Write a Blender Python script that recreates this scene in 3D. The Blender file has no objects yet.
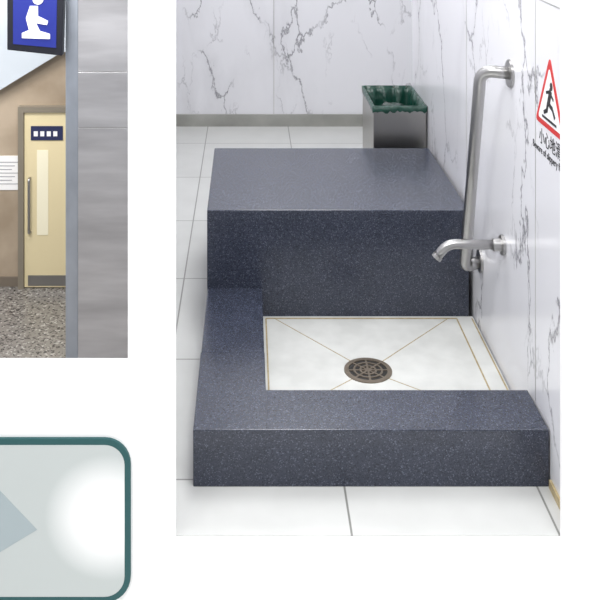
import bpy, bmesh, math, random
from mathutils import Vector, Matrix
random.seed(3)
S=bpy.context.scene
S.view_settings.view_transform='Standard'
COL=S.collection

# ---------------------------------------------------------------- helpers
def lin(c):
    return tuple(((v/255)/12.92 if v/255<=.04045 else ((v/255+.055)/1.055)**2.4) for v in c)+(1,)
def mat(name,rgb,rough=.5,metal=0,bump=0,bscale=60,var=0,vscale=20,stretch=(1,1,1)):
    m=bpy.data.materials.new(name); m.use_nodes=True
    nt=m.node_tree; b=nt.nodes['Principled BSDF']
    b.inputs['Base Color'].default_value=lin(rgb)
    b.inputs['Roughness'].default_value=rough; b.inputs['Metallic'].default_value=metal
    tc=nt.nodes.new('ShaderNodeTexCoord'); mp=nt.nodes.new('ShaderNodeMapping'); mp.inputs['Scale'].default_value=stretch
    nt.links.new(tc.outputs['Object'],mp.inputs['Vector'])
    if var:
        n=nt.nodes.new('ShaderNodeTexNoise'); n.inputs['Scale'].default_value=vscale; n.inputs['Detail'].default_value=4
        nt.links.new(mp.outputs[0],n.inputs['Vector'])
        r=nt.nodes.new('ShaderNodeValToRGB')
        r.color_ramp.elements[0].position=.35; r.color_ramp.elements[1].position=.65
        r.color_ramp.elements[0].color=lin([max(0,v-var) for v in rgb]); r.color_ramp.elements[1].color=lin([min(255,v+var) for v in rgb])
        nt.links.new(n.outputs['Fac'],r.inputs['Fac']); nt.links.new(r.outputs['Color'],b.inputs['Base Color'])
    if bump:
        n=nt.nodes.new('ShaderNodeTexNoise'); n.inputs['Scale'].default_value=bscale
        nt.links.new(mp.outputs[0],n.inputs['Vector'])
        bp=nt.nodes.new('ShaderNodeBump'); bp.inputs['Strength'].default_value=bump; bp.inputs['Distance'].default_value=.01
        nt.links.new(n.outputs['Fac'],bp.inputs['Height']); nt.links.new(bp.outputs['Normal'],b.inputs['Normal'])
    return m
def mesh_obj(name,bm,m,parent=None,smooth=False,recalc=True):
    if recalc: bmesh.ops.recalc_face_normals(bm,faces=bm.faces)
    me=bpy.data.meshes.new(name); bm.to_mesh(me); bm.free()
    for mm in (m if isinstance(m,list) else [m]): me.materials.append(mm)
    if smooth:
        for p in me.polygons: p.use_smooth=True
    o=bpy.data.objects.new(name,me); COL.objects.link(o)
    if parent: o.parent=parent
    return o
def add_box(bm,x0,x1,y0,y1,z0,z1,bev=0):
    t=bmesh.new()
    vs=[t.verts.new(p) for p in [(x0,y0,z0),(x1,y0,z0),(x1,y1,z0),(x0,y1,z0),(x0,y0,z1),(x1,y0,z1),(x1,y1,z1),(x0,y1,z1)]]
    for f in [(0,3,2,1),(4,5,6,7),(0,1,5,4),(1,2,6,5),(2,3,7,6),(3,0,4,7)]: t.faces.new([vs[i] for i in f])
    if bev: bmesh.ops.bevel(t,geom=t.edges[:],offset=bev,segments=2,affect='EDGES',profile=.6)
    tm=bpy.data.meshes.new('t'); t.to_mesh(tm); t.free(); bm.from_mesh(tm); bpy.data.meshes.remove(tm)
def box(name,x0,x1,y0,y1,z0,z1,m,parent=None,bev=0):
    bm=bmesh.new(); add_box(bm,x0,x1,y0,y1,z0,z1,bev); return mesh_obj(name,bm,m,parent)
def prism(name,pts,ax,a,b,m,parent=None,bev=0):
    """extrude 2D polygon along axis ax ('z': pts=(x,y); 'y': pts=(x,z); 'x': pts=(y,z))"""
    def P(p,t): return {'z':(p[0],p[1],t),'y':(p[0],t,p[1]),'x':(t,p[0],p[1])}[ax]
    bm=bmesh.new(); A=[bm.verts.new(P(p,a)) for p in pts]; B=[bm.verts.new(P(p,b)) for p in pts]
    bm.faces.new(A); bm.faces.new(B[::-1]); n=len(pts)
    for i in range(n): bm.faces.new([A[i],B[i],B[(i+1)%n],A[(i+1)%n]])
    if bev:
        bmesh.ops.recalc_face_normals(bm,faces=bm.faces); bmesh.ops.bevel(bm,geom=bm.edges[:],offset=bev,segments=2,affect='EDGES',profile=.6)
    return mesh_obj(name,bm,m,parent)
def cyl(name,c,r,h,ax,m,parent=None,r2=None,seg=40,bev=0):
    bm=bmesh.new(); bmesh.ops.create_cone(bm,cap_ends=True,segments=seg,radius1=r,radius2=r if r2 is None else r2,depth=h)
    if bev: bmesh.ops.bevel(bm,geom=[e for e in bm.edges if abs(e.verts[0].co.z-e.verts[1].co.z)<1e-6],offset=bev,segments=2,affect='EDGES')
    R={'z':Matrix(),'x':Matrix.Rotation(math.pi/2,4,'Y'),'y':Matrix.Rotation(math.pi/2,4,'X')}[ax]
    bm.transform(Matrix.Translation(c)@R)
    return mesh_obj(name,bm,m,parent)
def tube(name,pts,r,m,parent=None,bend=.05):
    P=[Vector(p) for p in pts]; out=[P[0]]
    for i in range(1,len(P)-1):
        a=(P[i-1]-P[i]); b=(P[i+1]-P[i]); l=min(bend,a.length*.49,b.length*.49)
        p0=P[i]+a.normalized()*l; p2=P[i]+b.normalized()*l
        for k in range(9):
            t=k/8; out.append(p0*(1-t)**2+P[i]*2*t*(1-t)+p2*t*t)
    out.append(P[-1])
    bm=bmesh.new(); rings=[]; n=24; up=None
    for i,p in enumerate(out):
        d=(out[min(i+1,len(out)-1)]-out[max(i-1,0)]).normalized()
        if up is None: up=d.orthogonal().normalized()
        up=(up-d*up.dot(d)).normalized(); s=d.cross(up)
        rings.append([bm.verts.new(p+r*(math.cos(2*math.pi*k/n)*up+math.sin(2*math.pi*k/n)*s)) for k in range(n)])
    for a,b in zip(rings,rings[1:]):
        for k in range(n): bm.faces.new([a[k],a[(k+1)%n],b[(k+1)%n],b[k]])
    bm.faces.new(rings[0]); bm.faces.new(rings[-1][::-1])
    return mesh_obj(name,bm,m,parent,smooth=True)
def empty(name,loc=(0,0,0)):
    e=bpy.data.objects.new(name,None); COL.objects.link(e); return e
def area(name,loc,target,sx,sy,power,col=(1,1,1)):
    l=bpy.data.lights.new(name,'AREA'); l.shape='RECTANGLE'; l.size=sx; l.size_y=sy; l.energy=power; l.color=col
    o=bpy.data.objects.new(name,l); COL.objects.link(o); o.location=loc
    o.rotation_euler=(Vector(target)-Vector(loc)).to_track_quat('-Z','Y').to_euler(); return o

# ---------------------------------------------------------------- materials
def marble_mat():
    m=bpy.data.materials.new('white_marble'); m.use_nodes=True; nt=m.node_tree; N=nt.nodes; L=nt.links
    b=N['Principled BSDF']; b.inputs['Roughness'].default_value=.2
    tc=N.new('ShaderNodeTexCoord')
    mp=N.new('ShaderNodeMapping'); mp.inputs['Rotation'].default_value=(.6,.55,.2); mp.inputs['Scale'].default_value=(1.5,1.3,.7)
    L.new(tc.outputs['Object'],mp.inputs['Vector'])
    nz=N.new('ShaderNodeTexNoise'); nz.inputs['Scale'].default_value=2.6; nz.inputs['Detail'].default_value=7; nz.inputs['Roughness'].default_value=.62
    L.new(mp.outputs[0],nz.inputs['Vector'])
    vm=N.new('ShaderNodeVectorMath'); vm.operation='MULTIPLY_ADD'; vm.inputs[1].default_value=(.5,.5,.5)
    L.new(nz.outputs['Color'],vm.inputs[0]); L.new(mp.outputs[0],vm.inputs[2])
    def veins(scale,width,mscale,lo,hi,strength):
        v=N.new('ShaderNodeTexVoronoi'); v.feature='DISTANCE_TO_EDGE'; v.inputs['Scale'].default_value=scale
        L.new(vm.outputs[0],v.inputs['Vector'])
        r=N.new('ShaderNodeMapRange'); r.inputs['From Min'].default_value=0; r.inputs['From Max'].default_value=width
        r.inputs['To Min'].default_value=1; r.inputs['To Max'].default_value=0
        L.new(v.outputs['Distance'],r.inputs['Value'])
        n=N.new('ShaderNodeTexNoise'); n.inputs['Scale'].default_value=mscale; n.inputs['Detail'].default_value=3
        L.new(mp.outputs[0],n.inputs['Vector'])
        r2=N.new('ShaderNodeMapRange'); r2.inputs['From Min'].default_value=lo; r2.inputs['From Max'].default_value=hi; r2.inputs['To Max'].default_value=strength
        L.new(n.outputs['Fac'],r2.inputs['Value'])
        mu=N.new('ShaderNodeMath'); mu.operation='MULTIPLY'; L.new(r.outputs[0],mu.inputs[0]); L.new(r2.outputs[0],mu.inputs[1])
        return mu
    parts=[veins(1.6,.015,2.2,.47,.58,.85),veins(2.9,.022,3.3,.53,.66,.45),veins(1.6,.16,1.6,.46,.7,.13)]
    cur=parts[0]
    for p in parts[1:]:
        a=N.new('ShaderNodeMath'); a.operation='MAXIMUM'; L.new(cur.outputs[0],a.inputs[0]); L.new(p.outputs[0],a.inputs[1]); cur=a
    mx=N.new('ShaderNodeMixRGB'); mx.inputs['Color1'].default_value=lin((232,232,236)); mx.inputs['Color2'].default_value=lin((108,107,114))
    L.new(cur.outputs[0],mx.inputs['Fac']); L.new(mx.outputs[0],b.inputs['Base Color'])
    return m
def tile_mat(name,rgb,grout,bw,rh,shift,ms=.004,rough=.3):
    m=bpy.data.materials.new(name); m.use_nodes=True; nt=m.node_tree; N=nt.nodes; L=nt.links
    b=N['Principled BSDF']; b.inputs['Roughness'].default_value=rough
    tc=N.new('ShaderNodeTexCoord'); mp=N.new('ShaderNodeMapping'); mp.inputs['Location'].default_value=(*shift,0)
    L.new(tc.outputs['Object'],mp.inputs['Vector'])
    br=N.new('ShaderNodeTexBrick'); br.offset=0; br.inputs['Scale'].default_value=1; br.inputs['Brick Width'].default_value=bw; br.inputs['Row Height'].default_value=rh
    br.inputs['Mortar Size'].default_value=ms; br.inputs['Mortar Smooth'].default_value=.2
    br.inputs['Color1'].default_value=lin(rgb); br.inputs['Color2'].default_value=lin([v-4 for v in rgb]); br.inputs['Mortar'].default_value=lin(grout)
    L.new(mp.outputs[0],br.inputs['Vector'])
    n=N.new('ShaderNodeTexNoise'); n.inputs['Scale'].default_value=5; n.inputs['Detail'].default_value=6; L.new(tc.outputs['Object'],n.inputs['Vector'])
    mx=N.new('ShaderNodeMixRGB'); mx.blend_type='MULTIPLY'; mx.inputs['Fac'].default_value=.22
    L.new(br.outputs['Color'],mx.inputs['Color1']); L.new(n.outputs['Fac'],mx.inputs['Color2']); L.new(mx.outputs[0],b.inputs['Base Color'])
    return m
def speckle_mat(name,base,dark,light,scale,rough,patch=0):
    m=bpy.data.materials.new(name); m.use_nodes=True; nt=m.node_tree; N=nt.nodes; L=nt.links
    b=N['Principled BSDF']; b.inputs['Roughness'].default_value=rough
    tc=N.new('ShaderNodeTexCoord'); v=N.new('ShaderNodeTexVoronoi'); v.inputs['Scale'].default_value=scale
    L.new(tc.outputs['Object'],v.inputs['Vector'])
    sp=N.new('ShaderNodeSeparateColor'); L.new(v.outputs['Color'],sp.inputs[0])
    r=N.new('ShaderNodeValToRGB'); e=r.color_ramp.elements
    e[0].color=lin(dark); e[0].position=.1; e[1].color=lin(light); e[1].position=.99
    x=e.new(.3); x.color=lin(base); x=e.new(.85); x.color=lin([v+4 for v in base])
    L.new(sp.outputs[0],r.inputs['Fac'])
    n=N.new('ShaderNodeTexNoise'); n.inputs['Scale'].default_value=9; n.inputs['Detail'].default_value=5; L.new(tc.outputs['Object'],n.inputs['Vector'])
    mx=N.new('ShaderNodeMixRGB'); mx.blend_type='MULTIPLY'; mx.inputs['Fac'].default_value=patch
    L.new(r.outputs['Color'],mx.inputs['Color1']); L.new(n.outputs['Fac'],mx.inputs['Color2'])
    L.new(mx.outputs[0],b.inputs['Base Color'])
    return m
marble=marble_mat()
granite=speckle_mat('dark_granite',(55,60,75),(38,42,54),(98,104,120),400,.24,.35)
terrazzo=speckle_mat('lobby_granite',(136,132,128),(70,68,68),(190,188,184),46,.25,.3)
floor_m=tile_mat('floor_tile',(212,213,211),(140,140,137),.5,.62,(.25,-.04),.003)
basin_m=mat('basin_tile',(200,201,198),.3,var=6,vscale=12)
gold=mat('gold_grout',(158,142,104),.5,var=12,vscale=60)
goldw=mat('gold_skirting',(186,168,128),.5,var=12,vscale=60)
steel=mat('brushed_steel',(172,171,170),.28,1)
steel_dark=mat('drain_steel',(112,110,106),.35,.9)
black=mat('drain_hole_shade',(28,26,25),.6)
white=mat('page_white',(250,250,250),.85)
ceilm=mat('ceiling_paint',(240,240,238),.9)
teal=mat('teal_paint',(24,80,82),.5)
liner=mat('green_bin_bag',(12,60,48),.3,bump=.6,bscale=30)
red=mat('sign_red',(205,40,40),.5); signw=mat('sign_white',(245,245,245),.5); ink=mat('sign_ink',(35,35,38),.6)
beige=mat('beige_wall_panel',(172,156,136),.35,var=14,vscale=1.5)
cream=mat('cream_door',(226,212,172),.4); blue=mat('sign_blue',(30,42,128),.4); blk=mat('sign_black',(22,24,34),.4)
skirt=mat('skirting_steel',(170,170,164),.3,.6,var=12,vscale=4)

# ---------------------------------------------------------------- washroom shell
XW=.785; YF=2.31; YB=6.0
LW=lambda y:-.1*y
prism('floor',[(LW(YF),YF),(1.25,YF),(1.25,YB+.1),(LW(YB+.1),YB+.1)],'z',-.2,0,floor_m)
prism('wall_left',[(LW(YF),YF),(LW(YB),YB),(LW(YB)-.05,YB),(LW(YF)-.01,YF)],'z',-.2,2.6,marble)
box('wall_back',-.62,1.25,YB,YB+.1,0,2.6,marble)
prism('wall_right',[(XW,YF),(1.25,YF),(1.25,YB),(1.2,YB),(1.2,4.6),(XW,4.6)],'z',0,2.6,marble)
box('baseboard_back',-.6,1.2,YB-.012,YB,0,.075,skirt)
box('baseboard_right',XW-.006,XW,YF,2.485,0,.022,goldw)
prism('ceiling',[(LW(YF),YF),(1.25,YF),(1.25,YB+.1),(LW(YB+.1),YB+.1)],'z',2.6,2.7,ceilm)
box('trim_1',XW-.0008,XW,3.45,3.453,.42,2.6,skirt)
box('trim_2',XW-.0008,XW,YF,4.6,1.25,1.253,skirt)
box('trim_3',.16,.163,YB-.0008,YB,.075,2.6,skirt)
box('trim_6',XW-.0008,XW,2.62,2.622,.15,2.6,skirt)

# white page margins, built as a wall with openings at the panel edges
DX0,DX1=-.173,.751; Y0,Y1=2.29,2.31
bm=bmesh.new()
add_box(bm,-2.2,2.2,Y0,Y1,-.4,-.003)
add_box(bm,-2.2,-.2865,Y0,Y1,-.003,.4255)
add_box(bm,-.2865,DX0,Y0,Y1,-.003,2.1)
add_box(bm,DX1,2.2,Y0,Y1,-.003,2.1)
add_box(bm,-2.2,-1.3,Y0,Y1,.4255,2.1)
add_box(bm,-2.2,2.2,Y0,Y1,2.1,2.7)
mesh_obj('page_margin_wall',bm,white)
box('floor_hall',-2.2,2.2,-3,Y0,-.5,-.4,mat('hall_floor',(240,240,238),.7))

# ---------------------------------------------------------------- ablution foot basin
fb=empty('foot_washing_basin')
XL,XI,XR=-.1426,.0502,XW-.004
YA,YBs,YC,YD,YE=2.49,2.682,2.893,3.339,4.086
g=.0008; LH=.148
prism('front_ledge',[(XL,YA),(XR,YA),(XR,YBs),(XI,YBs),(XI,YC-g),(XL,YC-g)],'z',0,LH,granite,fb,.003)
box('arm_slab',XL+.002,XI-g,YC,YD-g,0,LH,granite,fb,.003)
box('ledge_joint',XI-.0008,XI+.0008,YA+.004,YBs-.002,LH-.002,LH+.0003,mat('joint_dark',(44,46,56),.6),fb)
box('seat_block',XL,XR-.012,YD,YE,0,.417,granite,fb,.004)
box('basin_floor',XI,XR,YBs,YD-g,0,.048,basin_m,fb)
zt=.0486
def strip(name,a,b,w=.006,z=zt,m=gold):
    a=Vector(a);b=Vector(b); d=(b-a).normalized(); n=Vector((-d.y,d.x))*w/2
    return prism(name,[tuple(a+n),tuple(b+n),tuple(b-n),tuple(a-n)],'z',z-.002,z,m,fb)
x0,x1,y0,y1=.062,.722,2.70,3.322; DC=Vector((.372,2.975))
strip('joint_back',(x0,y1),(x1,y1),.008); strip('joint_left',(x0,y0),(x0,y1),.005); strip('joint_right',(x1,y0),(x1,y1),.005)
strip('joint_wall',(XR-.006,y0),(XR-.006,y1),.005)
for i,c in enumerate([(x0,y0),(x1,y0),(x0+.03,y1),(x1-.03,y1)]):
    c=Vector(c); d=(c-DC).normalized(); strip('joint_diag_%d'%i,DC+d*.07,c,.003,zt)
bm=bmesh.new()
def ring(bm,c,r0,r1,z0,z1,n=48):
    V=[[bm.verts.new((c[0]+r*math.cos(2*math.pi*k/n),c[1]+r*math.sin(2*math.pi*k/n),z)) for k in range(n)] for r,z in ((r0,z0),(r0,z1),(r1,z1),(r1,z0))]
    for j in range(4):
        for k in range(n): bm.faces.new([V[j][k],V[j][(k+1)%n],V[(j+1)%4][(k+1)%n],V[(j+1)%4][k]])
for r0,r1 in ((.060,.074),(.040,.046),(.021,.027),(.001,.009)): ring(bm,DC,r0,r1,.047,.0515)
for k in range(8):
    a=math.pi*k/4; t=bmesh.new(); add_box(t,.006,.062,-.003,.003,.047,.0513); t.transform(Matrix.Translation((DC.x,DC.y,0))@Matrix.Rotation(a,4,'Z'))
    tm=bpy.data.meshes.new('t'); t.to_mesh(tm); t.free(); bm.from_mesh(tm)
mesh_obj('drain_grate',bm,mat('drain_grate_steel',(122,112,100),.4,.6),fb)
cyl('drain_shade_disc',(DC.x,DC.y,.0485),.062,.001,'z',black,fb)  # flat near-black disc, the shade inside the drain painted on

# ---------------------------------------------------------------- grab bar
gb=empty('grab_bar')
ft=Vector((XW,2.868,.992)); fl=Vector((XW,3.235,.283))
tube('bar',[ft,(XW-.082,2.90,.996),(XW-.062,3.205,.272),fl],.0185,steel,gb,.08)
cyl('flange_1',ft-Vector((.004,0,0)),.042,.008,'x',steel,gb,bev=.002)
cyl('flange_2',fl-Vector((.004,0,0)),.038,.008,'x',steel,gb,bev=.002)
# ---------------------------------------------------------------- spout
sp=empty('water_spout')
yS,zS=2.945,.450
tube('spout_pipe',[(XW,yS,zS),(.612,yS,zS+.003),(.577,yS,zS-.040)],.0145,steel,sp,.028)
cyl('spout_flange',(XW-.005,yS,zS),.030,.010,'x',steel,sp,bev=.002)
cyl('spout_collar',(XW-.02,yS,zS),.019,.03,'x',steel,sp,bev=.002)
cyl('spout_tip_ring',(0,0,0),.0160,.010,'z',steel,sp).matrix_world=Matrix.Translation((.580,yS,zS-.037))@Vector((.035,0,.043)).to_track_quat('Z','Y').to_matrix().to_4x4()

# ---------------------------------------------------------------- litter bin
lb=empty('litter_bin')
bx0,bx1,by0,by1,bh=.548,.778,4.19,4.59,.565; t=.006
bm=bmesh.new()
add_box(bm,bx0,bx1,by0,by0+t,.0,bh,.001); add_box(bm,bx0,bx1,by1-t,by1,0,bh,.001)
add_box(bm,bx0,bx0+t,by0+t,by1-t,0,bh,.001); add_box(bm,bx1-t,bx1,by0+t,by1-t,0,bh,.001); add_box(bm,bx0+t,bx1-t,by0+t,by1-t,0,.01)
mesh_obj('bin_body',bm,mat('bin_steel',(176,174,170),.3,1),lb)
bm=bmesh.new(); n=120; prof=[(.004,-.02),(.005,.003),(-.004,.006),(-.012,-.03),(-.018,-.12),(-.03,-.3)]
def per(u,off):
    w,h=(bx1-bx0)/2+off,(by1-by0)/2+off; cx,cy=(bx0+bx1)/2,(by0+by1)/2; s=u*4*(w+h)
    if s<2*w: return cx-w+s,cy-h
    s-=2*w
    if s<2*h: return cx+w,cy-h+s
    s-=2*h
    if s<2*w: return cx+w-s,cy+h
    s-=2*w; return cx-w,cy+h-s
rows=[]
for j,(o,z) in enumerate(prof):
    r=[]
    for k in range(n):
        x,y=per(k/n,o)
        dz=(random.uniform(-.008,.006) if j==0 else 0); s=(-.10-.10*math.sin(k*.9)-.05*math.sin(k*2.3))*(j>2)*(j-2)/3
        cx,cy=(bx0+bx1)/2,(by0+by1)/2
        r.append(bm.verts.new((x+(x-cx)*s,y+(y-cy)*s,bh+z+dz)))
    rows.append(r)
for a,b in zip(rows,rows[1:]):
    for k in range(n): bm.faces.new([a[k],a[(k+1)%n],b[(k+1)%n],b[k]])
bm.faces.new(rows[-1])
mesh_obj('bin_liner',bm,liner,lb,smooth=True)
bm=bmesh.new(); bmesh.ops.create_icosphere(bm,subdivisions=3,radius=.06)
for v in bm.verts: v.co*=1+random.uniform(-.18,.12)
bm.transform(Matrix.Translation((.67,4.42,bh-.09))@Matrix.Diagonal((1.2,1.6,.9,1)))
mesh_obj('bin_waste',bm,mat('crumpled_bag',(34,52,46),.35),lb)

# ---------------------------------------------------------------- slippery floor warning sign on right wall
ws=empty('slippery_floor_warning_sign')
def wallM(x,y,z): return Matrix(((0,0,-1,x),(-1,0,0,y),(0,1,0,z),(0,0,0,1)))
def flat(name,pts,M,m,parent,th=.0006):
    bm=bmesh.new(); A=[bm.verts.new((p[0],p[1],0)) for p in pts]; B=[bm.verts.new((p[0],p[1],th)) for p in pts]
    bm.faces.new(A[::-1]); bm.faces.new(B); n=len(pts)
    for i in range(n): bm.faces.new([A[i],A[(i+1)%n],B[(i+1)%n],B[i]])
    bm.transform(M); return mesh_obj(name,bm,m,parent)
def rtri(hw,h,r,cy=0):
    V=[Vector((-hw,0)),Vector((hw,0)),Vector((0,h))]; out=[]
    for i in range(3):
        a=(V[i-1]-V[i]).normalized(); b=(V[(i+1)%3]-V[i]).normalized()
        p0,p2=V[i]+a*r,V[i]+b*r
        for k in range(6): q=k/5; out.append(tuple(p0*(1-q)**2+V[i]*2*q*(1-q)+p2*q*q+Vector((0,cy))))
    return out
sy,sz=2.495,.922
flat('triangle_red',rtri(.122,.195,.022),wallM(XW,sy,sz),red,ws,.0012)
flat('triangle_white',rtri(.096,.150,.014,.015),wallM(XW-.0013,sy,sz),signw,ws,.0006)
def circ(cx,cy,r): return [(cx+r*math.cos(a*math.pi/10),cy+r*math.sin(a*math.pi/10)) for a in range(20)]
def bar2(x0,y0,x1,y1,w):
    a=Vector((x0,y0));b=Vector((x1,y1));d=(b-a).normalized();n=Vector((-d.y,d.x))*w/2
    return [tuple(p) for p in (a-n,b-n,b+n,a+n)]
M2=wallM(XW-.002,sy,sz)
for i,p in enumerate([circ(.016,.118,.011),bar2(.012,.107,-.008,.066,.020),bar2(.006,.100,.034,.086,.008),bar2(.004,.102,-.026,.094,.008),
    bar2(-.008,.070,.024,.062,.012),bar2(.022,.066,.046,.042,.010),bar2(-.010,.070,-.020,.046,.012),bar2(-.020,.048,-.044,.038,.010),bar2(-.058,.026,.058,.026,.006)]):
    flat('figure_%d'%i,p,M2,ink,ws,.0005+.0001*i)
def text(name,s,size,M,m,parent):
    c=bpy.data.curves.new(name,'FONT'); c.body=s; c.size=size; c.align_x='CENTER'; c.extrude=.0003
    o=bpy.data.objects.new(name,c); COL.objects.link(o); c.materials.append(m); o.parent=parent; o.matrix_world=M; return o
text('text_1','小心地滑',.046,wallM(XW-.0006,sy,sz-.050),ink,ws)
text('text_2','Beware of slippery floor',.028,wallM(XW-.0006,sy+.012,sz-.080),ink,ws)

# ---------------------------------------------------------------- lower lobby seen through side opening
ZL=-3.6; YW=12.0
X=lambda px,d:(px-248)*d/960
Z=lambda py,d:1.6-(py+130)*d/960
grey_wall=mat('grey_wall_panel',(200,202,206),.5,var=8,vscale=1)
box('floor_lobby',-6,0,2.4,YW+.2,ZL-.1,ZL,terrazzo)
box('wall_lobby_far',-6,0,YW,YW+.2,ZL,2.6,beige)
box('wall_lobby_left',-6.1,-6,2.4,YW+.2,ZL,2.6,grey_wall)
box('wall_lobby_reflector',-6,0,2.33,2.4,ZL,-.42,grey_wall)  # unseen wall, added to give the steel column something to reflect
prism('ceiling_lobby',[(-6,2.4),(-.4,2.4),(-.9,6.2),(0,6.2),(0,YW+.2),(-6,YW+.2)],'z',2.6,2.7,ceilm)
dy=11.85
xs=X(62,dy)+.8
prism('soffit_panel',[(-6,Z(92,dy)-.9),(X(0,dy),Z(90,dy)),(X(62,dy),Z(52,dy)),(xs,Z(52,dy)),(xs,1.5),(-6,1.5)],'y',dy,YW,mat('soffit_white',(196,204,212),.6,var=6,vscale=1))  # upright panel standing in for the sloping white soffit
# door
dr=empty('door_1')
d=YW-.06; dx0,dx1=X(24,d),X(24,d)+.86; dz1=Z(112,d)
bm=bmesh.new(); add_box(bm,dx0-.07,dx0,d-.03,YW,ZL,dz1+.07); add_box(bm,dx1,dx1+.07,d-.03,YW,ZL,dz1+.07); add_box(bm,dx0,dx1,d-.03,YW,dz1,dz1+.07)
mesh_obj('door_frame',bm,mat('door_frame_steel',(146,138,124),.35,.3),dr)
box('door_leaf',dx0+.004,dx1-.004,d,YW,ZL+.01,dz1-.004,cream,dr,.004)
box('door_glass',X(37,d),X(37,d)+.14,d-.006,d,Z(235,d),Z(150,d),mat('frosted_glass',(246,240,214),.25),dr,.002)
box('door_kick_plate',dx0+.05,dx1-.05,d-.004,d,ZL+.03,ZL+.16,steel,dr)
box('door_plate',X(31,d),X(63,d),d-.012,d,Z(140,d),Z(126,d),mat('plate_navy',(40,46,84),.4),dr)
for i in range(4): box('plate_mark_%d'%i,X(34+6.5*i,d),X(38+6.5*i,d),d-.015,d-.012,Z(136,d),Z(131,d),signw,dr)
tube('door_handle',[(X(30,d),d,Z(178,d)),(X(30,d),d-.06,Z(178,d)),(X(30,d),d-.06,Z(232,d)),(X(30,d),d,Z(232,d))],.016,steel,dr,.03)
box('baseboard_lobby',-6,dx0-.07,YW-.02,YW,ZL,ZL+.12,mat('lobby_skirting',(120,110,98),.4))
nb=empty('wall_notice')
d=YW-.012
box('notice_sheet',X(-6,d),X(21,d),d,YW,Z(190,d),Z(156,d),signw,nb)
for i in range(7): box('notice_line_%d'%i,X(-3,d),X(18-(i%3)*3,d),d-.003,d,Z(162.6+i*3.6,d),Z(161.8+i*3.6,d),mat('ink_grey',(165,165,170),.6),nb)
# steel clad column
cl=empty('steel_clad_column')
d=10.15
sc=mat('column_steel',(208,208,212),.32,.82,bump=.2,bscale=2.5,var=20,vscale=1.6,stretch=(.35,1,2.2))
zc=[ZL,Z(128,d),Z(72,d),2.6]
for i in range(3): box('column_panel_%d'%i,X(78,d),X(78,d)+.75,d,d+.6,zc[i]+.002,zc[i+1]-.002,sc,cl,.003)
box('column_core',X(79,d),X(78,d)+.74,d+.01,d+.59,ZL,2.6,steel_dark,cl)
box('column_edge_channel',X(65,d),X(78,d)-.006,d+.03,d+.5,ZL,2.6,mat('channel_steel',(190,198,210),.3,.8,var=14,vscale=2,stretch=(1,1,.6)),cl,.006)
# hanging sign
hs=empty('prayer_room_hanging_sign')
d=10.0
prism('sign_case',[(X(7,d),Z(50,d)),(X(62,d),Z(56,d)),(X(64,d),Z(-12,d)),(X(7,d),Z(-12,d))],'y',d,d+.12,blk,hs,.01)
def sgn(pts): return [(X(px,d-.008),Z(py,d-.008)) for px,py in pts]
prism('sign_face',sgn([(13,44),(56,48),(57,-6),(13,-6)]),'y',d-.006,d,blue,hs)
prism('figure_head',sgn([(38+5.5*math.cos(a*math.pi/8),-1+5.5*math.sin(a*math.pi/8)) for a in range(16)]),'y',d-.012,d-.006,signw,hs)
prism('figure_body',sgn([(30,6),(38,6),(38,16),(48,21),(47,25),(36,23),(40,31),(50,34),(50,39),(22,38),(22,33),(29,30),(26,18)]),'y',d-.012,d-.006,signw,hs)
box('sign_arm',X(30,d),X(33,d),d+.04,d+.08,Z(-12,d),2.6,steel,hs)

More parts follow.
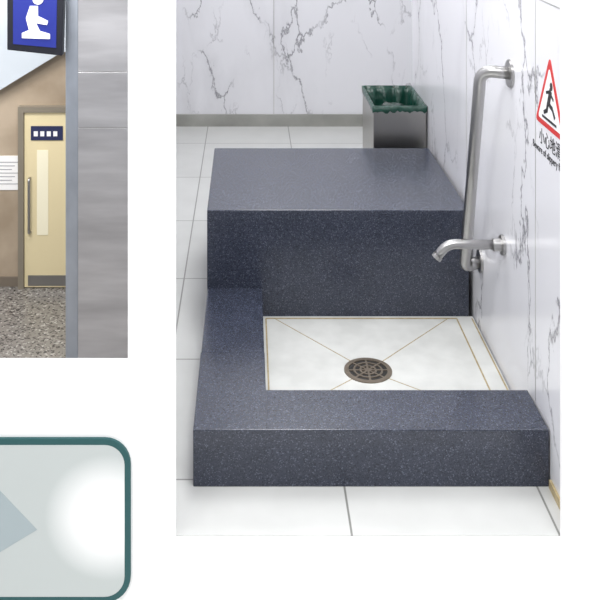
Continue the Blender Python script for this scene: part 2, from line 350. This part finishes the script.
# ---------------------------------------------------------------- page-layout card with its printed glow, built as a framed print
fp=empty('page_card')
def rrect(x0,x1,z0,z1,r):
    o=[]
    for cx,cz,a0 in ((x1-r,z1-r,0),(x0+r,z1-r,90),(x0+r,z0+r,180),(x1-r,z0+r,270)):
        for k in range(9): a=math.radians(a0+k*90/8); o.append((cx+r*math.cos(a),cz+r*math.sin(a)))
    return o
d=Y0; px=d/960
fx1,fz1=X(131,d),Z(437,d); fz0=Z(600,d)
prism('frame',rrect(-1.25,fx1,fz0,fz1,26*px),'y',d-.008,d,teal,fp)
printm=bpy.data.materials.new('card_print'); printm.use_nodes=True
nt=printm.node_tree; b=nt.nodes['Principled BSDF']; b.inputs['Roughness'].default_value=.6
tc=nt.nodes.new('ShaderNodeTexCoord'); vm=nt.nodes.new('ShaderNodeVectorMath'); vm.operation='DISTANCE'; vm.inputs[1].default_value=(X(108,d),d-.009,Z(515,d))
nt.links.new(tc.outputs['Object'],vm.inputs[0]); r=nt.nodes.new('ShaderNodeValToRGB')
r.color_ramp.elements[0].position=.06; r.color_ramp.elements[0].color=lin((250,250,250)); r.color_ramp.elements[1].position=.15; r.color_ramp.elements[1].color=lin((190,196,195))
nt.links.new(vm.outputs['Value'],r.inputs['Fac']); nt.links.new(r.outputs['Color'],b.inputs['Base Color'])
prism('print',rrect(-1.25+6*px,fx1-6*px,fz0+6*px,fz1-6*px,20*px),'y',d-.009,d-.008,printm,fp)
prism('print_diamond',[(X(38,d),Z(527,d)),(X(-5,d),Z(482,d)),(X(-50,d),Z(527,d)),(X(-5,d),Z(553,d))],'y',d-.0096,d-.009,mat('diamond_grey',(162,174,178),.6),fp)

# ---------------------------------------------------------------- lights
w=bpy.data.worlds.new('World'); S.world=w; w.use_nodes=True
w.node_tree.nodes['Background'].inputs[0].default_value=(.97,.98,1,1); w.node_tree.nodes['Background'].inputs[1].default_value=.6
area('page_fill_light',(0,.9,3.3),(0,2.3,.2),3.4,1.2,130)  # unseen fill lamp, added to bring the page margins up to white
area('washroom_light',(.2,3.4,2.57),(.2,3.4,0),.5,.9,25)
area('washroom_light_rear',(.3,5.2,2.57),(.3,5.2,0),.7,.8,19)
area('lobby_light',(-2.4,9.2,2.4),(-2.4,9.2,-3),2.5,1.5,300,(1,.98,.96))
area('lobby_light_front',(-3.2,6,2.4),(-2.2,11,-2),2.5,1.5,290,(1,.98,.96))

# ---------------------------------------------------------------- camera
c=bpy.data.cameras.new('camera'); co=bpy.data.objects.new('camera',c); COL.objects.link(co); S.camera=co
co.location=(0,0,1.6); co.rotation_euler=(math.pi/2,0,0)
c.sensor_width=36; c.lens=57.6; c.shift_x=52/600; c.shift_y=-430/600; c.clip_start=.05
